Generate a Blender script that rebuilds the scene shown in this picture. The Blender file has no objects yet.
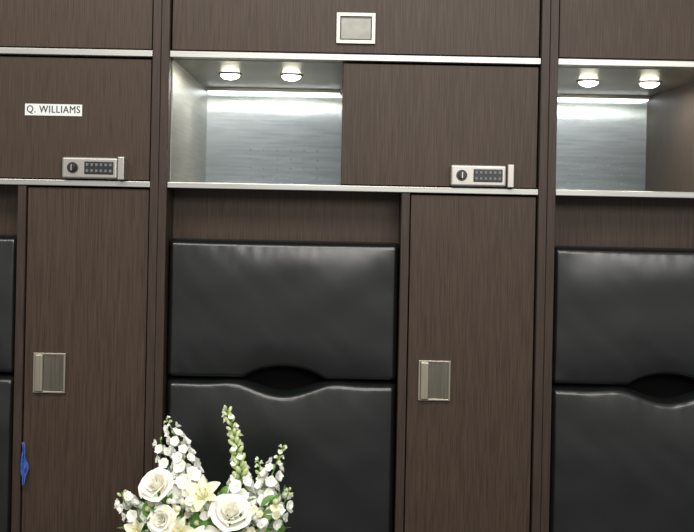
import bpy, bmesh, math, random
from mathutils import Vector, Matrix, noise
random.seed(4)
S=0.00238; H=1.5; D=2.38
scn=bpy.context.scene
try:
    scn.view_settings.view_transform='Standard'
except Exception: pass

# ---------------- materials ----------------
def mat(name,col,rough=.5,metal=0,emit=0,ecol=None,**kw):
    m=bpy.data.materials.new(name); m.use_nodes=True
    b=m.node_tree.nodes['Principled BSDF']
    b.inputs['Base Color'].default_value=(*col,1); b.inputs['Roughness'].default_value=rough
    b.inputs['Metallic'].default_value=metal
    if emit:
        b.inputs['Emission Color'].default_value=(*(ecol or col),1); b.inputs['Emission Strength'].default_value=emit
    for k,v in kw.items(): b.inputs[k.replace('_',' ')].default_value=v
    return m
def noise_mix(m,scale,c0,c1,lo=.35,hi=.65,detail=4,bump=0,rand=False,bdist=.002):
    nt=m.node_tree; N=nt.nodes; L=nt.links; b=N['Principled BSDF']
    tc=N.new('ShaderNodeTexCoord'); mp=N.new('ShaderNodeMapping'); mp.inputs['Scale'].default_value=scale
    src=tc.outputs['Object']
    if rand:
        oi=N.new('ShaderNodeObjectInfo'); ad=N.new('ShaderNodeVectorMath'); ad.operation='ADD'
        mu=N.new('ShaderNodeMath'); mu.operation='MULTIPLY'; mu.inputs[1].default_value=17
        L.new(oi.outputs['Random'],mu.inputs[0]); L.new(src,ad.inputs[0]); L.new(mu.outputs[0],ad.inputs[1]); src=ad.outputs[0]
    L.new(src,mp.inputs['Vector'])
    nz=N.new('ShaderNodeTexNoise'); nz.inputs['Scale'].default_value=1; nz.inputs['Detail'].default_value=detail
    L.new(mp.outputs[0],nz.inputs['Vector'])
    cr=N.new('ShaderNodeValToRGB'); cr.color_ramp.elements[0].position=lo; cr.color_ramp.elements[1].position=hi
    cr.color_ramp.elements[0].color=(*c0,1); cr.color_ramp.elements[1].color=(*c1,1)
    L.new(nz.outputs['Fac'],cr.inputs[0]); L.new(cr.outputs[0],b.inputs['Base Color'])
    if bump:
        bp=N.new('ShaderNodeBump'); bp.inputs['Strength'].default_value=bump; bp.inputs['Distance'].default_value=bdist
        L.new(nz.outputs['Fac'],bp.inputs['Height']); L.new(bp.outputs[0],b.inputs['Normal'])
    return m
WOOD=noise_mix(mat('dark_wood',(.05,.03,.02),.5,Specular_IOR_Level=.25),(500,500,11),(.0225,.0140,.0092),(.055,.0355,.0245),.28,.74,4,.08,rand=True)
WOODE=noise_mix(mat('dark_wood_edge',(.05,.03,.02),.5,Specular_IOR_Level=.25),(500,500,11),(.0205,.0135,.0095),(.042,.0283,.0208),.3,.7,4,rand=True)
ALU=noise_mix(mat('brushed_aluminium',(.6,.6,.58),.38,.75),(4,300,500),(.31,.31,.29),(.44,.44,.415),.3,.7)
STEEL=noise_mix(mat('brushed_steel',(.5,.52,.53),.27,1),(9,5,110),(.46,.53,.57),(.60,.67,.71),.3,.7,4)
_nt=STEEL.node_tree; _t=_nt.nodes.new('ShaderNodeTangent'); _t.direction_type='RADIAL'; _t.axis='Z'; _p=_nt.nodes['Principled BSDF']
_nt.links.new(_t.outputs[0],_p.inputs['Tangent']); _p.inputs['Anisotropic'].default_value=1.0
LINER=noise_mix(mat('satin_liner',(.3,.29,.25),.38,.7),(5,5,200),(.24,.235,.205),(.33,.32,.28),.3,.7)
NICKEL=noise_mix(mat('satin_nickel',(.6,.55,.45),.38,.9),(400,400,8),(.29,.265,.215),(.41,.38,.315),.3,.7)
NICKSHADE=noise_mix(mat('nickel_recess_shade',(.2,.18,.13),.38,.9),(400,400,8),(.13,.12,.095),(.20,.185,.15),.3,.7)  # darker copy of the nickel: shade of the recess put into its colour
PLATE=noise_mix(mat('grey_metal_plate',(.2,.18,.13),.4,.9),(40,40,40),(.115,.112,.10),(.15,.147,.135),.3,.7)
SILVER=mat('lock_silver',(.38,.365,.335),.38,.85)
BLK=mat('black_plastic',(.010,.010,.011),.35)
VOID=mat('opening_shade',(.003,.003,.003),.95,Specular_IOR_Level=.05)  # near-black colour stands in for the shade inside the opening between pads
KEY=mat('keypad_button',(.11,.11,.12),.4)
LEATHER=noise_mix(mat('black_leather',(.02,.02,.02),.27,Specular_IOR_Level=.55),(500,500,500),(.0045,.0056,.0054),(.0085,.0100,.0097),.3,.7,3,.14)
PUCK=mat('puck_glow',(1,.95,.8),.5,emit=32,ecol=(1,.95,.74))
BANDGLOW=mat('band_glow',(1,1,1),.5,emit=5.5,ecol=(.95,.98,1))  # glow of the added strip that makes the band on the steel
HOLE=mat('perforation',(.20,.23,.26),.6)
WHITEL=mat('label_white',(.54,.57,.55),.5)
INK=mat('label_ink',(.03,.03,.035),.6)
BLUE=noise_mix(mat('blue_cloth',(.03,.08,.4),.8),(60,60,60),(.02,.05,.22),(.04,.11,.42),bump=.3)
def petalmat(n,c0,c1,tr=.4):
    m=noise_mix(mat(n,c0,.6,Specular_IOR_Level=.25),(60,60,60),c0,c1,.3,.7)
    nt=m.node_tree; b=nt.nodes['Principled BSDF']; o=nt.nodes['Material Output']
    t=nt.nodes.new('ShaderNodeBsdfTranslucent'); t.inputs['Color'].default_value=(*c1,1)
    mx=nt.nodes.new('ShaderNodeMixShader'); mx.inputs[0].default_value=tr
    nt.links.new(b.outputs[0],mx.inputs[1]); nt.links.new(t.outputs[0],mx.inputs[2]); nt.links.new(mx.outputs[0],o.inputs['Surface'])
    return m
PETAL=petalmat('white_petal',(.90,.92,.83),(.97,.98,.94),.30)
ROSEM=petalmat('rose_petal',(.93,.91,.78),(.98,.97,.90),.18)
CREAM=petalmat('cream_petal',(.80,.80,.54),(.92,.91,.74),.3)
LGREEN=petalmat('pale_green_bud',(.42,.54,.18),(.76,.82,.50),.25)
GREEN=noise_mix(mat('leaf_green',(.1,.2,.05),.5),(30,30,30),(.05,.14,.03),(.19,.36,.08),.3,.7)
YEL=mat('anther_yellow',(.75,.50,.10),.6)
GLASS=mat('vase_glass',(.85,.92,.9),.05,Transmission_Weight=.9)
FLOOR=noise_mix(mat('carpet',(.1,.1,.1),.9),(200,200,200),(.06,.06,.065),(.12,.12,.13),bump=.4)
WALL=noise_mix(mat('wall_paint',(.5,.5,.48),.8),(20,20,20),(.48,.48,.46),(.53,.53,.51))

# ---------------- mesh builder ----------------
class MB:
    def __init__(s): s.v=[];s.f=[];s.m=[];s.mats=[]
    def mi(s,m):
        if m not in s.mats: s.mats.append(m)
        return s.mats.index(m)
    def add(s,vs,fs,m,M=None):
        o=len(s.v); i=s.mi(m)
        for v in vs:
            v=Vector(v); s.v.append(M@v if M else v)
        for f in fs: s.f.append([o+k for k in f]); s.m.append(i)
    def bm(s,bm,m,M=None):
        bm.verts.ensure_lookup_table(); bm.verts.index_update()
        s.add([v.co.copy() for v in bm.verts],[[v.index for v in f.verts] for f in bm.faces],m,M); bm.free()
    def box(s,x0,x1,y0,y1,z0,z1,m,bev=0,seg=2):
        b=bmesh.new(); bmesh.ops.create_cube(b,size=1)
        for v in b.verts:
            v.co=Vector((x0+(v.co.x+.5)*(x1-x0),y0+(v.co.y+.5)*(y1-y0),z0+(v.co.z+.5)*(z1-z0)))
        if bev: bmesh.ops.bevel(b,geom=b.edges[:],offset=bev,segments=seg,affect='EDGES',profile=.5)
        s.bm(b,m)
    def cyl(s,p0,p1,r0,r1,m,n=12,cap=True):
        p0=Vector(p0);p1=Vector(p1);q=(p1-p0).to_track_quat('Z','Y').to_matrix()
        vs=[];fs=[]
        for p,r in((p0,r0),(p1,r1)):
            for i in range(n):
                a=2*math.pi*i/n; vs.append(p+q@Vector((r*math.cos(a),r*math.sin(a),0)))
        for i in range(n): fs.append([i,(i+1)%n,n+(i+1)%n,n+i])
        if cap: fs.append(list(range(n))[::-1]); fs.append(list(range(n,2*n)))
        s.add(vs,fs,m)
    def tube(s,pts,r0,r1,m,n=7):
        for i in range(len(pts)-1):
            a=i/(len(pts)-1);b=(i+1)/(len(pts)-1)
            s.cyl(pts[i],pts[i+1],r0+(r1-r0)*a,r0+(r1-r0)*b,m,n)
    def ell(s,c,rx,ry,rz,m,M=None,u=8,w=6):
        b=bmesh.new(); bmesh.ops.create_uvsphere(b,u_segments=u,v_segments=w,radius=1)
        T=(M or Matrix.Identity(4))@Matrix.Translation(c)@Matrix.Diagonal((rx,ry,rz,1))
        s.bm(b,m,T)
    def obj(s,name,parent=None,smooth=False,label=None,loc=(0,0,0)):
        me=bpy.data.meshes.new(name); me.from_pydata([tuple(v) for v in s.v],[],s.f)
        for m in s.mats: me.materials.append(m)
        for p,i in zip(me.polygons,s.m): p.material_index=i; p.use_smooth=smooth
        me.update()
        o=bpy.data.objects.new(name,me); scn.collection.objects.link(o); o.location=loc
        if parent: o.parent=parent
        if label: o['label']=label
        return o
def empty(name,loc,label,cat,group=None):
    e=bpy.data.objects.new(name,None); scn.collection.objects.link(e); e.location=loc; e.empty_display_size=.1
    e['label']=label;e['category']=cat
    if group:e['group']=group
    return e
def Z(p): return H+p*S

# ---------------- locker parts (local coords; x from unit's left post centre) ----------------
PITCH=387
def pull(door,cx,cz,w,h,vert=True):
    b=MB(); x0,x1,z0,z1=(cx-w/2)*S,(cx+w/2)*S,Z(cz-h/2),Z(cz+h/2)
    f=.0045 if vert else .009
    b.box(x0,x1,-.002,.002,z0,z1,NICKEL,.0006,1)
    b.box(x0,x0+f,-.0075,0,z0,z1,NICKEL,.001,2); b.box(x1-f,x1,-.0075,0,z0,z1,NICKEL,.001,2)
    b.box(x0+f-.001,x1-f+.001,-.0074,0,z0,z0+f,NICKEL,.001,2); b.box(x0+f-.001,x1-f+.001,-.0074,0,z1-f,z1,NICKEL,.001,2)
    if vert:
        n=14; vs=[];fs=[]
        for i in range(n+1):
            u=i/n; d=-.0025-.0045*math.cos(math.pi*u)**2
            x=x0+f+(x1-x0-2*f)*u; vs+= [(x,d,z0+f),(x,d,z1-f)]
        for i in range(n): fs.append([2*i,2*i+2,2*i+3,2*i+1])
        b.add(vs,fs,NICKSHADE)
        b.box(x0+f,x0+.024,-.013,-.004,z0+.003,z1-.003,NICKEL,.003,4)
    else:
        b.box(x0+f,x1-f,-.0035,0,z0+f,z1-f,BLK)
        b.box(x0+f+.0015,x1-f-.0015,-.0052,-.003,z0+f+.0015,z1-f-.004,PLATE,.001,2)
    b.obj('pull_handle',door,label='satin nickel recessed flush pull handle')
def lock(door,cx,cz):
    b=MB(); g=lambda a:(cx+a)*S; k=lambda a:Z(cz+a)
    b.box(g(-31),g(24.5),-.020,0,k(-11),k(10.5),SILVER,.005,4)
    b.box(g(25),g(31.5),-.027,0,k(-11.5),k(11.5),SILVER,.002,3)
    b.cyl((g(-20),-.024,k(0)),(g(-20),-.018,k(0)),.0125,.0135,BLK,24)
    b.cyl((g(-20),-.032,k(0)),(g(-20),-.02,k(0)),.0075,.0095,BLK,20)
    b.box(g(-20)-.0012,g(-20)+.0012,-.0335,-.03,k(-3),k(3),SILVER)
    b.box(g(-8.5),g(20.5),-.0215,-.018,k(-6.5),k(6.5),BLK,.0015,2)
    for i in range(6):
        for j in range(2):
            x=g(-5.5+i*4.6); z=k(-3+j*6)
            b.box(x-.0032,x+.0032,-.0235,-.021,z-.0035,z+.0035,KEY,.001,1)
    b.obj('keypad_lock',door,label='silver keypad lock with black buttons')
def unit(x0px,label,q=0,lq=0):
    e=empty('locker',(x0px*S,0,0),label,'locker','row of dark wood locker units')
    W=PITCH
    b=MB(); top=Z(345); dep=.68
    b.box(.0004,8.4*S,-.012,dep,0,top,WOODE,.001,1); b.box(378.6*S,W*S-.0004,-.012,dep,0,top,WOODE,.001,1)
    b.box(8.4*S,378.6*S,.66,dep,0,top,WOODE)
    b.box(8.4*S,378.6*S,.022,.66,Z(139.8),Z(145),WOODE)
    b.box(8.4*S,378.6*S,.022,.66,Z(9),Z(13.6),WOODE)
    b.box(8.4*S,378.6*S,0,.66,top-.02,top,WOODE)
    b.box(181.5*S,186*S,.023,.66,Z(13.6),Z(139.8),WOOD)
    b.box((242.5+q)*S,(250.8+q)*S,-.006,.66,0,Z(8.6),WOODE,.001,1)
    b.box(8.4*S,378.6*S,.03,.66,0,.08,WOODE)
    b.obj('body',e)
    b=MB(); b.box(8.6*S,(242.3+q)*S,.085,.10,.081,Z(8.9),WOOD); b.obj('back_panel',e)
    for z0,z1 in((139,145.4),(8.8,14.6)):
        b=MB(); b.box(8.6*S,378.4*S,-.010,.021,Z(z0),Z(z1),ALU,.0015,2); b.obj('trim_strip',e,label='brushed aluminium edge strip')
    b=MB(); b.box(10*S,377*S,0,.02,Z(147),top-.022,WOOD,.001,1); d=b.obj('upper_door',e); pull(d,193.5,171.7,39,31,False)
    b=MB(); b.box(181.6*S,377*S,0,.02,Z(15.6),Z(136.8),WOOD,.001,1); d=b.obj('compartment_door',e); lock(d,322.3-(1 if x0px==-181 else 0),27)
    if x0px<-400:
        n=MB(); cx,cz=280,84.3; n.box((cx-28.5)*S,(cx+28.5)*S,-.002,0,Z(cz-5.8),Z(cz+5.8),WHITEL)
        tc=bpy.data.curves.new('t','FONT'); tc.body='Q. WILLIAMS'; tc.size=.0235; tc.align_x='CENTER'; tc.align_y='CENTER'; tc.extrude=.0002; tc.space_character=1.12
        to=bpy.data.objects.new('t',tc); scn.collection.objects.link(to); bpy.context.view_layer.update()
        dg=bpy.context.evaluated_depsgraph_get(); me=bpy.data.meshes.new_from_object(to.evaluated_get(dg))
        xs=[v.co.x for v in me.vertices]; k=(53*S)/(max(xs)-min(xs)); mx=(max(xs)+min(xs))/2; ys=[v.co.y for v in me.vertices]; my=(max(ys)+min(ys))/2
        for ox in(-.00035,.00035):
            n.add([(cx*S+(v.co.x-mx)*k+ox,-.0023-v.co.z+ox*.1,Z(cz)+(v.co.y-my)*k*1.2) for v in me.vertices],[list(p.vertices) for p in me.polygons],INK)
        bpy.data.objects.remove(to); n.obj('name_label',d,label='white adhesive label with black capital letters')
    b=MB(); b.box((252+q)*S,377*S,0,.02,.085,Z(6.8),WOOD,.001,1); d=b.obj('tall_door',e); pull(d,278.7+q*.7,-178.3,32,40)
    # open compartment lining
    b=MB(); x0,x1,z0,z1=8.6*S,181.3*S,Z(13.8),Z(139.6)
    b.box(x0,x0+.003,.023,.655,z0,z1,LINER)
    b.box(x0,x1,.023,.655,z1-.003,z1,LINER)
    b.box(x0,x1,.023,.655,z0,z0+.003,LINER)
    b.obj('compartment_lining',e,label='satin metal compartment lining')
    b=MB(); b.box(x0+.003,x1,.642,.655,z0+.003,z1-.003,STEEL)
    for i in range(6):
        for j in range(4):
            x=(66+i*17)*S; z=Z(27+j*11.5)
            b.cyl((x,.6415,z),(x,.643,z),.0026,.0026,HOLE,10)
    b.obj('steel_back_panel',e,label='brushed stainless steel panel with small holes')
    b=MB(); b.box(x0+.006,x1-.004,.600,.622,z1-.014,z1-.0035,ALU,.001,1); b.box(x0+.010,x1-.008,.603,.6385,z1-.018,z1-.014,BANDGLOW)  # added glowing strip, put in to brighten the top of the steel panel
    b.obj('added_glow_bar',e,label='slim glow strip added for a bright band on the steel')
    for px in (49,117):
        b=MB(); cx=(px+7+lq)*S; cy=.27; zz=z1-.003
        b.cyl((cx,cy,zz-.004),(cx,cy,zz),.030,.032,ALU,28); b.ell((cx,cy,zz-.004),.025,.025,.012,PUCK,None,24,12)
        b.obj('puck_light',e,True,label='small round warm white downlight')
        ld=bpy.data.lights.new('puck_lamp','AREA'); ld.shape='DISK'; ld.size=.05; ld.energy=.9; ld.color=(1,.97,.90)
        lo=bpy.data.objects.new('puck_lamp',ld); scn.collection.objects.link(lo); lo.parent=e; lo.location=(cx,cy,zz-.020)
    return e
unit(-568,'dark wenge locker unit with white name label and keypad lock',4)
unit(-181,'dark wenge locker unit with lit open compartment, behind the flowers')
unit(206,'dark wenge locker unit with lit compartment and perforated steel back',0,12)

# ---------------- chairs ----------------
def pad(x0,x1,zb,zt,y0,T,r,rc,nx=90,nz=60,seed=0):
    def dist(n):
        out=[]
        for i in range(n+1):
            t=i/n; c=math.cos(math.pi*t)
            out.append(.5-.5*math.copysign(abs(c)**.8,c))
        return [min(1,max(0,o)) for o in out]
    U=dist(nx); U=sorted(set([round(u,5) for u in U]+[round(.25+.5*i/60,5) for i in range(61)]))
    V=dist(nz); b=MB(); vs=[];fs=[]
    f=lambda t: math.sqrt(max(0,1-(1-min(t/r,1))**2))
    for v in V:
        for u in U:
            x=x0+(x1-x0)*u; a,c=zb(x),zt(x); z=a+(c-a)*v
            dv=min(z-a,c-z); du=min(x-x0,x1-x)
            xx=x
            if dv<rc:
                ins=rc*(1-math.sqrt(max(0,1-((rc-dv)/rc)**2)))
                xx=x0+ins+(x1-x0-2*ins)*u
            pil=.013*(1-(2*u-1)**4)*(1-(2*v-1)**4)
            wr=.0018*noise.noise(Vector((x*.022+seed,z*.028,1)))+.0014*noise.noise(Vector((x*.11,z*.04+seed,5)))*math.exp(-dv/14)
            wr+=.0005*noise.noise(Vector((x*.05+z*.05+seed,z*.012-x*.012,9)))
            k=f(du)*f(dv)
            vs.append((xx*S,y0-(T*k+pil+wr*k),Z(z)))
    m=len(U)
    for j in range(len(V)-1):
        for i in range(m-1): fs.append([j*m+i,j*m+i+1,(j+1)*m+i+1,(j+1)*m+i])
    b.add(vs,fs,LEATHER)
    return b
def chair(x0px,label,q=0):
    e=empty('chair',((x0px+127)*S,0,0),label,'chair','black padded locker chairs')
    off=-127
    c=128
    def lens(x,a,w):
        t=abs(x-c)/w
        return a*(1-t*t)**.9 if t<1 else 0
    def arc(x,a,w):
        t=abs(x-c)/w
        return a*(math.cos(math.pi/2*t)**1.5 if t<1 else 0)
    def mv(b):
        for v in b.v: v.x+=off*S
        return b
    x0,x1=8.8,242.2+q
    up=pad(x0,x1,lambda x:-182.5+lens(x,11.5,41),lambda x:-42,.046,.036,6,5,seed=x0px)
    mv(up).obj('headrest_pad',e,True,'black leather upper back cushion')
    lo=pad(x0,x1,lambda x:-415,lambda x:-183.2-arc(x,11.5,47)+1.5*math.exp(-((abs(x-c)-56)/14)**2),.046,.038,7,5,seed=x0px+9)
    mv(lo).obj('backrest_pad',e,True,'black leather backrest cushion with hand scoop')
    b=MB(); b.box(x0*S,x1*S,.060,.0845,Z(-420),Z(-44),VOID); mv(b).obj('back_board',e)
    b=MB(); b.box(13*S,241*S,-.43,.03,.42,.50,LEATHER,.02,5); mv(b).obj('seat',e,True)
    b=MB(); b.box(18*S,236*S,-.36,.028,.0,.419,BLK,.004,2); mv(b).obj('chair_base',e)
    return e
chair(-568,'black leather padded chair beside blue cloth',4)
chair(-181,'black leather padded chair with flower arrangement on it')
chair(206,'black leather padded chair set in locker recess')

# ---------------- blue cloth ----------------
b=MB(); vs=[];fs=[]; n=26;m=8
x0=-314*S; 
for i in range(n+1):
    t=i/n; w=(1.2+5.2*math.exp(-((t-.58)/.20)**2)+.7*math.sin(t*9))*S
    for j in range(m+1):
        u=j/m
        vs.append((x0+.008+math.sin(t*7)*.002+w*u*1.1,-.010-.005*(1+math.sin(u*9+t*5)),Z(-247-43*t)))
k=m+1
for i in range(n):
    for j in range(m): fs.append([i*k+j,(i+1)*k+j,(i+1)*k+j+1,i*k+j+1])
b.add(vs,fs,BLUE); o=b.obj('cloth',None,True); sm=o.modifiers.new('s','SOLIDIFY'); sm.thickness=.002
o['label']='small blue cloth hanging against a dark wood locker edge'; o['category']='cloth'

# ---------------- flowers ----------------
BX,BY=-.283,-.25
arr=empty('flower_arrangement',(BX,BY,.50),'white and cream roses, lilies and snapdragons arranged in a vase','flower arrangement')
def P(x,y,dy=0):
    s=(D+BY+dy)/1000; dx=x-340; d=y-200
    return Vector(((dx+.02*d)*s-BX, dy, H-(d-.02*dx)*s-.5))
ORI=Vector((0,0,.28))
def place(c,d,sc=1):
    return Matrix.Translation(c)@Vector(d).to_track_quat('Z','Y').to_matrix().to_4x4()@Matrix.Rotation(random.uniform(0,6.28),4,'Z')@Matrix.Scale(sc,4)
def rose(b,c,d,R,m=ROSEM):
    M=place(c,d,R); sd=random.uniform(0,50)
    rings=[(2,.05,.15,.82,1.7,.02),(3,.08,.28,.84,1.25,.05),(3,.12,.46,.80,1.2,.12),(4,.20,.70,.64,1.0,.18),(5,.24,.98,.36,.86,.26)]
    for ri,(n,rb,rt,h,A,roll) in enumerate(rings):
        for k in range(n):
            az=2*math.pi*k/n+ri*.85+random.uniform(-.25,.25); hh=h+random.uniform(-.07,.05); rt2=rt*random.uniform(.9,1.1)
            vs=[];fs=[];nu=12;nv=9
            for j in range(nv+1):
                v=j/nv
                for i in range(nu+1):
                    u=2*i/nu-1
                    a=az+u*A*(.45+.55*math.sin(min(1,v*1.15)*math.pi*.55))
                    rim=max(0,(v-.70)/.30)
                    r=rb+(rt2-rb)*math.sin(v*math.pi/2)**.75+roll*rim**1.5+.07*(u+1)*.5*v*min(1,rt*1.4)
                    r+=.05*noise.noise(Vector((a*2.2+sd,v*2,ri)))*v*2
                    z=-.25+(hh+.25)*(v**1.1)-(.18+.04*ri)*abs(u)**2.5*v-roll*.55*rim**2.2
                    z+=.06*noise.noise(Vector((u*2.5+sd,k*3,ri*2)))*v
                    vs.append((r*math.cos(a),r*math.sin(a),z))
            q=nu+1
            for j in range(nv):
                for i in range(nu): fs.append([j*q+i,j*q+i+1,(j+1)*q+i+1,(j+1)*q+i])
            b.add(vs,fs,m,M)
def petal_pt(b,M,az,L,W,phi0,phi1,m,tip=1.0,cup=.3,nv=8,nu=4,ruf=0):
    vs=[];fs=[];r=0;h=0; sd=random.uniform(0,99)
    for j in range(nv+1):
        v=j/nv
        w=W*(math.sin(math.pi*min(1,v*.93+.05))**.8) if tip>.5 else W*math.sin(math.pi*(.04+.80*v))**.7
        ph=phi0+(phi1-phi0)*v
        for i in range(nu+1):
            u=2*i/nu-1
            rf=ruf*math.sin(u*5+sd)*v*abs(u)
            rr=r-cup*u*u*w*math.cos(ph)+rf; hh=h+cup*u*u*w*math.sin(ph)+rf
            vs.append((rr*math.cos(az)-u*w*math.sin(az),rr*math.sin(az)+u*w*math.cos(az),hh))
        r+=L/nv*math.sin(ph);h+=L/nv*math.cos(ph)
    q=nu+1
    for j in range(nv):
        for i in range(nu): fs.append([j*q+i,j*q+i+1,(j+1)*q+i+1,(j+1)*q+i])
    b.add(vs,fs,m,M)
def lily(b,c,d,R,m=CREAM):
    M=place(c,d,R)
    for k in range(6):
        petal_pt(b,M,math.pi/3*k+random.uniform(-.1,.1),1.25+.1*(k%2),.34 if k%2 else .26,.35,1.65,m,cup=.35,nv=10,nu=6,ruf=.03)
    for k in range(6):
        a=math.pi/3*k+.5; p=M@Vector((.28*math.cos(a),.28*math.sin(a),.62)); b.cyl(M@Vector((0,0,0)),p,.02*R,.015*R,LGREEN,5)
        b.ell((.28*math.cos(a),.28*math.sin(a),.64),.05,.05,.10,YEL,M,6,4)
def floret(b,c,d,R,m=PETAL,n=5):
    M=place(c,d,R)
    for k in range(n):
        petal_pt(b,M,2*math.pi*k/n+random.uniform(-.2,.2),1.0,.62,.4,1.6+random.uniform(-.3,.4),m,tip=0,cup=.08,nv=5,nu=4,ruf=.10)
    for k in range(4):
        petal_pt(b,M,2*math.pi*k/4+random.uniform(-.3,.3),.62,.46,.1,1.2,m,tip=0,cup=.15,nv=4,nu=3,ruf=.10)
def bez(p0,p1,p2,t): return p0*(1-t)**2+p1*2*t*(1-t)+p2*t*t
def leaf(b,c,d,L,W,m=GREEN,bend=.9):
    M=place(c,d,1); petal_pt(b,M,random.uniform(0,6.28),L,W,.1,bend,m,cup=.35,nv=8,nu=4)
def spike(name,p0,p1,p2,n,r0,r1,open_m,bud_m,budfrac,label,fs=.013,spread=.014,bud=.0095):
    b=MB(); pts=[bez(p0,p1,p2,i/14) for i in range(15)]
    b.tube([ORI+(p0-ORI)*.1,ORI+(p0-ORI)*.6]+pts,.0028,.0012,GREEN,6)
    for i in range(n):
        t=(i+.5)/n; c=bez(p0,p1,p2,t); tg=(bez(p0,p1,p2,min(1,t+.03))-bez(p0,p1,p2,max(0,t-.03))).normalized()
        a=i*2.4+random.uniform(-.3,.3)
        side=tg.cross(Vector((0,1,0))).normalized(); oth=tg.cross(side)
        rad=side*math.cos(a)+oth*math.sin(a); k=r0+(r1-r0)*t
        dirv=(rad+tg*.45).normalized()
        if t<1-budfrac:
            floret(b,c+rad*spread*k,dirv,fs*k*random.uniform(.85,1.15),open_m)
        else:
            q=k*random.uniform(.8,1.15)
            b.ell((0,0,.5),.42,.42,.80,bud_m,place(c+rad*spread*k*.4,(rad*.8+tg).normalized(),bud*q))
            if random.random()<.6: floret(b,c+rad*spread*k*.8,(rad+tg*.7).normalized(),bud*q*.8,open_m,4)
    return b.obj(name,arr,True,label)
# vase
b=MB(); prof=[(.0,.0),(.050,.0),(.055,.01),(.058,.10),(.052,.20),(.060,.27),(.056,.27),(.048,.20),(.053,.10),(.050,.015),(0,.012)]
nn=32;vs=[];fs=[]
for r,z in prof:
    for i in range(nn):
        a=2*math.pi*i/nn; vs.append((r*math.cos(a),r*math.sin(a),z+.001))
for j in range(len(prof)-1):
    for i in range(nn): fs.append([j*nn+i,j*nn+(i+1)%nn,(j+1)*nn+(i+1)%nn,(j+1)*nn+i])
b.add(vs,fs,GLASS); b.obj('vase',arr,True,'clear glass vase')
# spikes
spike('stock_flower',P(186,505,0),P(192,462,.02),P(166,418,.03),44,1.3,.45,PETAL,LGREEN,.08,'tall white stock flower spike',.0185,.019)
spike('stock_flower',P(150,522,-.02),P(124,512,-.03),P(122,492,-.02),18,1.1,.7,PETAL,LGREEN,.10,'short white stock flower spike',.0165,.015)
spike('stock_flower',P(196,512,.03),P(170,480,.04),P(160,438,.05),28,1.15,.6,PETAL,LGREEN,.05,'white stock flower spike',.0185,.017)
spike('stock_flower',P(205,515,.03),P(196,490,.03),P(188,462,.04),22,1.1,.8,PETAL,LGREEN,.05,'white stock flower spike',.0185,.017)
spike('snapdragon',P(240,505,0),P(244,460,.0),P(226,407,.01),54,1.25,.68,PETAL,LGREEN,.72,'pale green snapdragon spike with tight buds',.015,.015,.0125)
spike('snapdragon',P(262,515,0),P(262,480,.02),P(258,458,.03),20,1.0,.55,PETAL,LGREEN,.6,'small pale green snapdragon spike',.012,.012,.011)
spike('snapdragon',P(256,528,0),P(268,480,.0),P(284,445,.0),36,1.2,.55,PETAL,LGREEN,.25,'white snapdragon spike with pale green buds',.0175,.015,.011)
spike('snapdragon',P(262,530,-.02),P(282,515,-.03),P(290,488,-.03),20,1.1,.65,PETAL,LGREEN,.2,'leaning white snapdragon spike',.016,.013)
for x,y,dy,R,d in((157,486,-.06,15,(-.35,-.8,.8)),(231,514,-.08,17,(.2,-.75,.85)),(162,520,-.08,12,(-.2,-1,.4)),(206,548,-.09,17,(.1,-1,.5))):
    b=MB(); c=P(x,y,dy); rose(b,c,d,R*.00200)
    dv=Vector(d).normalized(); b.tube([ORI,ORI+(c-ORI)*.6,c-dv*.01],.003,.003,GREEN)
    for k in range(3): leaf(b,c-dv*.012,(random.uniform(-1,1),random.uniform(-.3,.3),random.uniform(-.2,.6)),.040,.011)
    b.obj('rose',arr,True,'open creamy white rose')
for x,y,dy,R,d in((203,497,-.06,20,(-.1,-.8,.8)),(180,534,-.09,18,(-.3,-1,.5)),(137,532,-.06,14,(-.6,-1,.4))):
    b=MB(); c=P(x,y,dy); lily(b,c-Vector(d).normalized()*.012,d,R*.00212); b.tube([ORI,ORI+(c-ORI)*.6,c-Vector(d).normalized()*.01],.003,.003,GREEN)
    b.obj('lily',arr,True,'pale cream lily with pointed petals')
b=MB()
for i in range(230):
    x=random.gauss(212,36); y=random.uniform(500,548)
    if x<128 or x>288: continue
    c=P(x,y,random.uniform(-.08,.0)); d=(random.uniform(-.5,.5),-1,random.uniform(.2,1))
    if i%2: b.ell((0,0,0),.0065,.0065,.0065,(CREAM,LGREEN,PETAL)[i%3],place(c,d),8,6)
    else: floret(b,c,d,random.uniform(.009,.013),PETAL if i%4 else CREAM)
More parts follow.
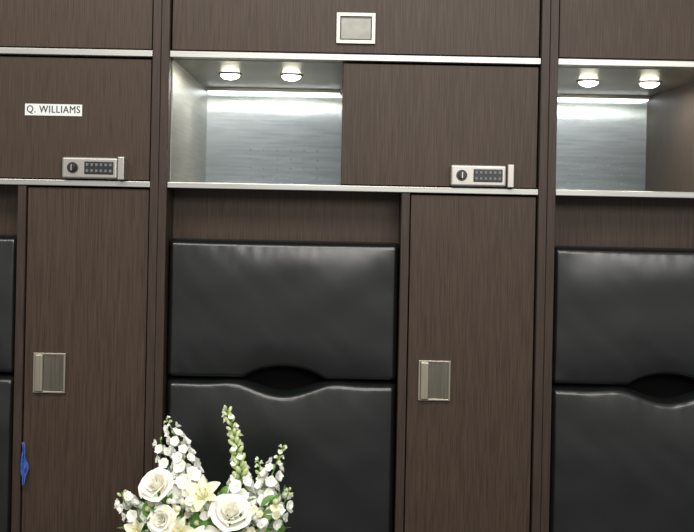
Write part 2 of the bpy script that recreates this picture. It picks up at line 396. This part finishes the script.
o=b.obj('filler_blossoms',arr,True,'tiny white and cream filler blossoms'); o['kind']='stuff'
b=MB()
for i in range(150):
    x=random.uniform(135,278); y=random.uniform(496,550)
    c=P(x,y+6,random.uniform(-.06,.05)); d=((x-210)/110+random.uniform(-.3,.3),random.uniform(-.8,.1),random.uniform(.6,1.1))
    leaf(b,c,d,random.uniform(.03,.05),random.uniform(.006,.011))
for i in range(26):
    a=i*2.4; leaf(b,ORI+Vector((.02*math.cos(a),.02*math.sin(a),-.01)),(math.cos(a),math.sin(a),.7),.10,.018)
o=b.obj('foliage',arr,True,'green leaves among the blossoms'); o['kind']='stuff'

# ---------------- room ----------------
def struct(name,*a,m=WALL):
    b=MB(); b.box(*a,m); o=b.obj(name); o['kind']='structure'; return o
struct('floor',-3,3,-4,.9,-.05,0,m=FLOOR)
struct('wall_back',-3,3,.70,.8,0,3,m=WALL)

# ---------------- lights ----------------
def area(loc,rot,sx,sy,e,col=(1,1,1)):
    l=bpy.data.lights.new('room_light','AREA'); l.shape='RECTANGLE'; l.size=sx; l.size_y=sy; l.energy=e; l.color=col
    o=bpy.data.objects.new('room_light',l); scn.collection.objects.link(o); o.location=loc; o.rotation_euler=rot
area((-.5,-1.7,3.0),(math.radians(28),0,0),2.6,.6,66,(1,.96,.90))
area((.8,-3.4,2.6),(math.radians(60),0,0),2.4,.8,76,(1,.97,.92))
w=bpy.data.worlds.new('world'); scn.world=w; w.use_nodes=True
w.node_tree.nodes['Background'].inputs[0].default_value=(1,.98,.95,1); w.node_tree.nodes['Background'].inputs[1].default_value=.57

# ---------------- camera ----------------
cd=bpy.data.cameras.new('camera'); cam=bpy.data.objects.new('camera',cd); scn.collection.objects.link(cam)
cd.sensor_width=36; cd.lens=1000/694*36; cd.shift_x=7/694; cd.shift_y=-66/694; cd.clip_start=.05
cam.matrix_world=Matrix.Translation((0,-D,H))@(Matrix.Rotation(math.pi/2,4,'X')@Matrix.Rotation(.020,4,'Z'))
scn.camera=cam
